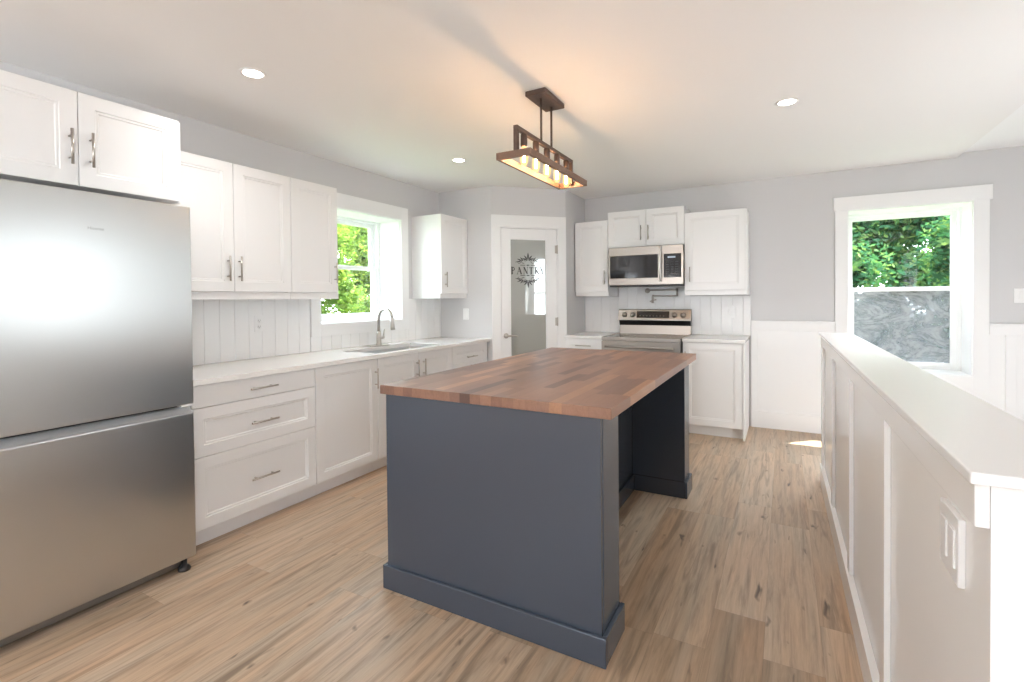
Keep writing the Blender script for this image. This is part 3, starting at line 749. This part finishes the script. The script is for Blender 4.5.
od = MB().box(.004, RW - .004, yf - .042, yf - .001, .305, .876, .004).build('oven_door', M['range_steel'], rg)
MB().box(.09, RW - .09, yf - .044, yf - .041, .40, .74, .001).build('oven_window', M['black_glass'], od)
MB().tube([(.055, yf - .088, .822), (RW - .055, yf - .088, .822)], .012, 14).tube([(.085, yf - .040, .822), (.085, yf - .086, .822)], .009).tube([(RW - .085, yf - .040, .822), (RW - .085, yf - .086, .822)], .009).build('oven_handle', M['range_steel'], od)
MB().box(.004, RW - .004, yf - .038, yf - .001, .075, .298, .004).build('storage_drawer', M['range_steel'], rg)
for xx in (.05, RW - .05):
    for yy in (-.60, -.07): MB().lathe([(0, .0005), (.018, .0005), (.018, .012), (.010, .018), (.010, .052), (0, .052)], (xx, yy, 0), 'z', 12).build('foot', M['black'], rg)

# pot filler tap
pf = thing('pot_filler', 'folded nickel pot filler tap on the wall under the microwave', 'tap', (1.975, YB, 1.384))
MB().lathe([(0, -.0125), (.028, -.0125), (.028, -.020), (.012, -.026), (.012, -.07), (0, -.07)], (0, 0, 0), 'y', 18).build('wall_flange', M['nickel'], pf)
MB().tube([(0, -.07, -.018), (0, -.07, .016)], .013, 12).tube([(0, -.07, .004), (.330, -.10, .004)], .0085, 12).tube([(.330, -.10, .018), (.330, -.10, -.064)], .011, 12).build('upper_arm', M['nickel'], pf)
MB().tube([(.330, -.10, -.058), (.090, -.14, -.058)], .0085, 12).build('lower_arm', M['nickel'], pf)
MB().tube([(.090, -.14, -.046), (.085, -.142, -.075), (.085, -.142, -.135)], .012, 12, radii=[.010, .012, .014]).tube([(.085, -.142, -.105), (.125, -.150, -.100)], .006, 8).tube([(.085, -.142, -.105), (.06, -.16, -.118)], .006, 8).build('spout', M['nickel'], pf)

# ------------------------------------------------------------------ island
IX0, IX1, IY0, IY1 = 1.705, 2.776, .470, 2.340
il = thing('kitchen_island', 'slate blue kitchen island base with an open knee space facing right', 'island', ((IX0 + IX1) / 2, (IY0 + IY1) / 2, 0))
ox, oy = il.location.x, il.location.y
def ibox(mb, x0, x1, y0, y1, z0, z1, bev=0.0): return mb.box(x0 - ox, x1 - ox, y0 - oy, y1 - oy, z0, z1, bev)
bx0, bx1, by0, by1, ZI = 1.722, 2.390, .492, 2.322, .884
ibox(MB(), bx0, bx1, by0 + .02, by1, 0.001, ZI).build('cabinet_box', M['navy'], il)
ibox(MB(), bx0 - .002, 2.729, by0, by0 + .0195, 0.001, ZI, .001).build('front_panel', M['navy'], il)
ibox(MB(), bx1 + .0005, 2.731, by0 + .02, .700, 0.001, ZI, .002).build('end_wing', M['navy'], il)
ibox(MB(), bx1 + .0005, 2.731, 2.150, by1, 0.001, ZI, .002).build('end_wing', M['navy'], il)
ph = .107; pt = .016
def pl(x0, x1, y0, y1):
    ibox(MB(), x0, x1, y0, y1, 0.0008, ph, .003).build('plinth_board', M['navy'], il)
pl(bx0 - .018, 2.749, by0 - pt - .0005, by0 - .0005)
pl(2.7315, 2.748, by0 - .0004, .716)
pl(bx1 + .017, 2.731, .7005, .716)
pl(bx1 + .0006, bx1 + .0165, .7005, 2.1495)
pl(bx1 + .017, 2.731, 2.134, 2.1495)
pl(2.7315, 2.748, 2.134, by1 + .016)
pl(bx0 - .018, 2.731, by1 + .0005, by1 + .016)
pl(bx0 - .018, bx0 - .0025, by0 - .0004, by1)
wt = MB().box(IX0 - ox, IX1 - ox, IY0 - oy, IY1 - oy, .885, .925, .0025).build('butcher_block_worktop', M['butcher'])
wt.location = (ox, oy, 0)
tag(wt, 'walnut butcher block worktop lying on the slate blue island', 'worktop')

# ------------------------------------------------------------------ half wall by the stairs
HX = 3.563
hw = MB().box(HX, 3.700, -.205, 2.915, -.0, 1.031)
hw = struct('wall_half', hw, M['gloss_white'], 'white panelled half wall guarding the stairs at right', 'half wall')
MB().box(3.533, 3.727, -.232, 2.935, 1.0315, 1.0495, .003).build('cap', M['trim'], hw)
MB().box(HX - .018, HX - .0003, -.2045, 2.915, .9605, 1.031, .002).build('top_rail', M['gloss_white'], hw)
MB().box(HX - .024, HX - .0003, -.2045, 2.915, 0.0, .125, .002).build('baseboard', M['gloss_white'], hw)
for (p, q) in ((2.820, 2.915), (2.085, 2.155), (1.318, 1.388), (.530, .600)):
    MB().box(HX - .016, HX - .0003, p, q, .1255, .960, .002).build('batten', M['gloss_white'], hw)

piv = Vector((3.55, -.2, 0)); hw.rotation_euler = (0, 0, math.radians(.4))
hw.location = piv - hw.rotation_euler.to_matrix() @ piv

# ------------------------------------------------------------------ switches and outlets
def plate(name, label, cat, loc, rz, w=.072, h=.118, kind='outlet', gang=1, prot=.006):
    r = thing(name, label, cat, loc, rz)
    MB().box(-w / 2, w / 2, -prot, -.0006, -h / 2, h / 2, .002).build('cover_plate', M['plate'], r)
    for g_ in range(gang):
        cx_ = (g_ - (gang - 1) / 2) * .046
        if kind == 'outlet':
            o_ = MB()
            for zz in (-.021, .021): o_.lathe([(0, -prot + .0005), (.0165, -prot + .0005), (.0165, -prot - .0015), (0, -prot - .0015)], (cx_, 0, zz), 'y', 20)
            s_ = o_.use(1)
            for zz in (-.021, .021):
                s_.box(cx_ - .007, cx_ - .005, -prot - .0022, -prot - .0012, zz - .003, zz + .006).box(cx_ + .005, cx_ + .007, -prot - .0022, -prot - .0012, zz - .003, zz + .006).box(cx_ - .002, cx_ + .002, -prot - .0022, -prot - .0012, zz - .011, zz - .007)
            o_.build('receptacle', [M['plate'], M['slot']], r)
        else:
            MB().box(cx_ - .0165, cx_ + .0165, -prot - .003, -prot + .001, -.033, .033, .0015).build('rocker', M['plate'], r)
    return r
plate('wall_outlet', 'white outlet on the beadboard right of the fridge', 'outlet', (.012, 1.025, 1.147), 90)
plate('light_switch', 'white switch on the grey pantry return wall above the counter', 'switch', (.342, YP, 1.150), 0, kind='switch')
plate('light_switch', 'white switch on the beadboard left of the range', 'switch', (1.345, YB - .012, 1.135), 0, kind='switch')
plate('wall_plate', 'white double-gang plate on the beadboard right of the range', 'wall plate', (2.805, YB - .012, 1.150), 0, w=.118, gang=2, kind='switch')
plate('light_switch', 'white switch on the grey wall at the right edge, past the stair window', 'switch', (4.985, YB, 1.297), 0, w=.092, kind='switch')
plate('wall_plate', 'white double-gang plate near the end of the half wall', 'wall plate', (HX, -.042, .872), -90, w=.108, h=.116, gang=2, prot=.011, kind='switch')

# ------------------------------------------------------------------ ceiling lights
def downlight(x_, y_, label, power=27.0):
    r = thing('recessed_light', label, 'ceiling light', (x_, y_, ZC), 0)
    MB().lathe([(.047, -.0005), (.062, -.0005), (.061, -.004), (.050, -.006), (.047, -.004)], (0, 0, 0), 'z', 32).build('trim_ring', M['ceiling'], r)
    MB().lathe([(0, -.0008), (.0468, -.0008), (.0468, -.003), (0, -.003)], (0, 0, 0), 'z', 32).build('lens', M['led'], r)
    d = bpy.data.lights.new('led_light', 'SPOT'); d.energy = power; d.spot_size = math.radians(160); d.spot_blend = 1.0; d.shadow_soft_size = .05; d.color = (1.0, .995, .98)
    o = bpy.data.objects.new('led_light', d); COL.objects.link(o); o.parent = r; o.location = (0, 0, -.02)
    return r
downlight(.926, .404, 'round recessed ceiling light nearest the refrigerator')
downlight(.920, 2.228, 'round recessed ceiling light in front of the pantry corner')
downlight(3.314, 2.222, 'round recessed ceiling light at right above the half wall')

# pendant over the island
PX, PY = 2.086, 1.440
pd = thing('pendant_light', 'bronze linear pendant with five glowing bulbs over the island', 'pendant lamp', (PX, PY, ZC))
MB().box(-.062, .062, -.137, .137, -.028, -.0005, .003).build('canopy', M['bronze'], pd)
for yy in (-.060, .080):
    MB().tube([(0, yy, -.028), (0, yy, -.270)], .0065, 10).build('rod', M['bronze'], pd)
zt_ = -.268
ya, yb_ = -.372, .392
MB().box(-.012, .012, ya, yb_, zt_ - .022, zt_, .002).box(-.012, .012, ya, ya + .022, -.425, zt_ - .022, .002).box(-.012, .012, yb_ - .022, yb_, -.425, zt_ - .022, .002).build('bar_frame', M['bronze'], pd)
ty0, ty1, tx0, tx1, tz0, tz1 = -.395, .415, -.102, .098, -.441, -.405
tr = MB().box(tx0, tx1, ty0, ty0 + .016, tz0, tz1, .001).box(tx0, tx1, ty1 - .016, ty1, tz0, tz1, .001).box(tx0, tx0 + .016, ty0 + .016, ty1 - .016, tz0, tz1, .001).box(tx1 - .016, tx1, ty0 + .016, ty1 - .016, tz0, tz1, .001)
tr.build('tray_frame', M['tray_wood'], pd)
for i in range(5):
    yy = -.276 + i * .145
    s_ = MB().lathe([(0, 0), (.017, 0), (.018, -.004), (.018, -.062), (.014, -.066), (0, -.066)], (0, yy, zt_ - .0225), 'z', 16).build('socket', M['socket'], pd)
    zb_ = zt_ - .0225 - .060
    MB().lathe([(0, 0), (.012, 0), (.013, -.012), (.020, -.035), (.0225, -.060), (.021, -.085), (.013, -.104), (0, -.110)], (0, yy, zb_), 'z', 18).build('bulb', M['bulb'], s_)
    MB().tube([(0, yy, zb_ - .022), (0, yy, zb_ - .085)], .0065, 8, radii=[.005, .0065]).build('filament', M['filament'], s_)

# ------------------------------------------------------------------ outdoors
tag(MB().box(-T - .3, 30, YB + T + .001, 30, -1.6, -1.3).build('lawn', M['ground']), 'low green ground outside behind the stair window', 'grass', kind='stuff')
tag(MB().box(-22, -T - .301, -12, 30, -1.6, -.6).build('lawn', M['ground']), 'green bank outside below the sink window', 'grass', kind='stuff')

def tree(label, x_, y_, z_, h, r, n, mat, leaf=.10, group=None, low=.25, seed=1):
    rn = random.Random(seed)
    root = thing('tree', label, 'tree', (x_, y_, z_), 0, group)
    tk = MB(); pts = [(0, 0, 0)]
    for k in range(1, 6): pts.append((rn.uniform(-.08, .08) * k, rn.uniform(-.08, .08) * k, h * .85 * k / 5))
    tk.tube(pts, .1, 9, radii=[.15, .12, .10, .08, .055, .03])
    for k in range(9):
        a = rn.uniform(0, 6.28); zz = h * rn.uniform(.3, .75); L_ = r * rn.uniform(.5, .9)
        tk.tube([(0, 0, zz), (math.cos(a) * L_ * .5, math.sin(a) * L_ * .5, zz + L_ * .3), (math.cos(a) * L_, math.sin(a) * L_, zz + L_ * .5)], .03, 6, radii=[.045, .03, .01])
    tk.build('trunk', M['bark'], root)
    b = bmesh.new(); cl = []
    for k in range(44):
        a = rn.uniform(0, 6.28); u = rn.uniform(low, .93); rr = r * math.sqrt(rn.uniform(0, 1)) * (1.0 if u < .7 else 1.0 - (u - .7) * 1.6)
        cl.append((math.cos(a) * rr, math.sin(a) * rr, u * h, rn.uniform(.30, .48) * r))
    for k in range(n):
        cx_, cy_, cz_, cr = cl[k % len(cl)]
        d = Vector((rn.gauss(0, 1), rn.gauss(0, 1), rn.gauss(0, 1))).normalized() * cr * (rn.uniform(.1, .6) if k % 3 == 0 else rn.uniform(.55, 1.0))
        c_ = Vector((cx_, cy_, cz_)) + d
        if c_.z < .3: continue
        a1_ = Vector((rn.gauss(0, 1), rn.gauss(0, 1), rn.gauss(0, .6))).normalized(); a2_ = a1_.orthogonal().normalized()
        a2_ = (a2_ * math.cos(1.5 * k) + a1_.cross(a2_) * math.sin(1.5 * k)); s_ = leaf * (rn.uniform(1.6, 2.4) if k % 3 == 0 else rn.uniform(.6, 1.3))
        vs = [b.verts.new(c_ + a1_ * s_), b.verts.new(c_ + a2_ * s_ * .45), b.verts.new(c_ - a1_ * s_), b.verts.new(c_ - a2_ * s_ * .45)]
        b.faces.new(vs)
    mb = MB(); mb._join(b); mb.build('foliage', mat, root)
    return root
GA, GBk = 'leafy trees outside the sink window', 'leafy trees outside the stair window'
LA, LB_ = 'sunlit yellow-green tree behind the window over the sink', 'shaded green tree behind the window by the stairs'
i = 0
for (x_, y_, h, r) in ((-4.8, 4.5, 4.0, 1.25), (-5.6, 8.35, 4.2, 1.32), (-9.4, 6.4, 4.8, 1.5), (-10.2, 11.2, 5.2, 1.7)):
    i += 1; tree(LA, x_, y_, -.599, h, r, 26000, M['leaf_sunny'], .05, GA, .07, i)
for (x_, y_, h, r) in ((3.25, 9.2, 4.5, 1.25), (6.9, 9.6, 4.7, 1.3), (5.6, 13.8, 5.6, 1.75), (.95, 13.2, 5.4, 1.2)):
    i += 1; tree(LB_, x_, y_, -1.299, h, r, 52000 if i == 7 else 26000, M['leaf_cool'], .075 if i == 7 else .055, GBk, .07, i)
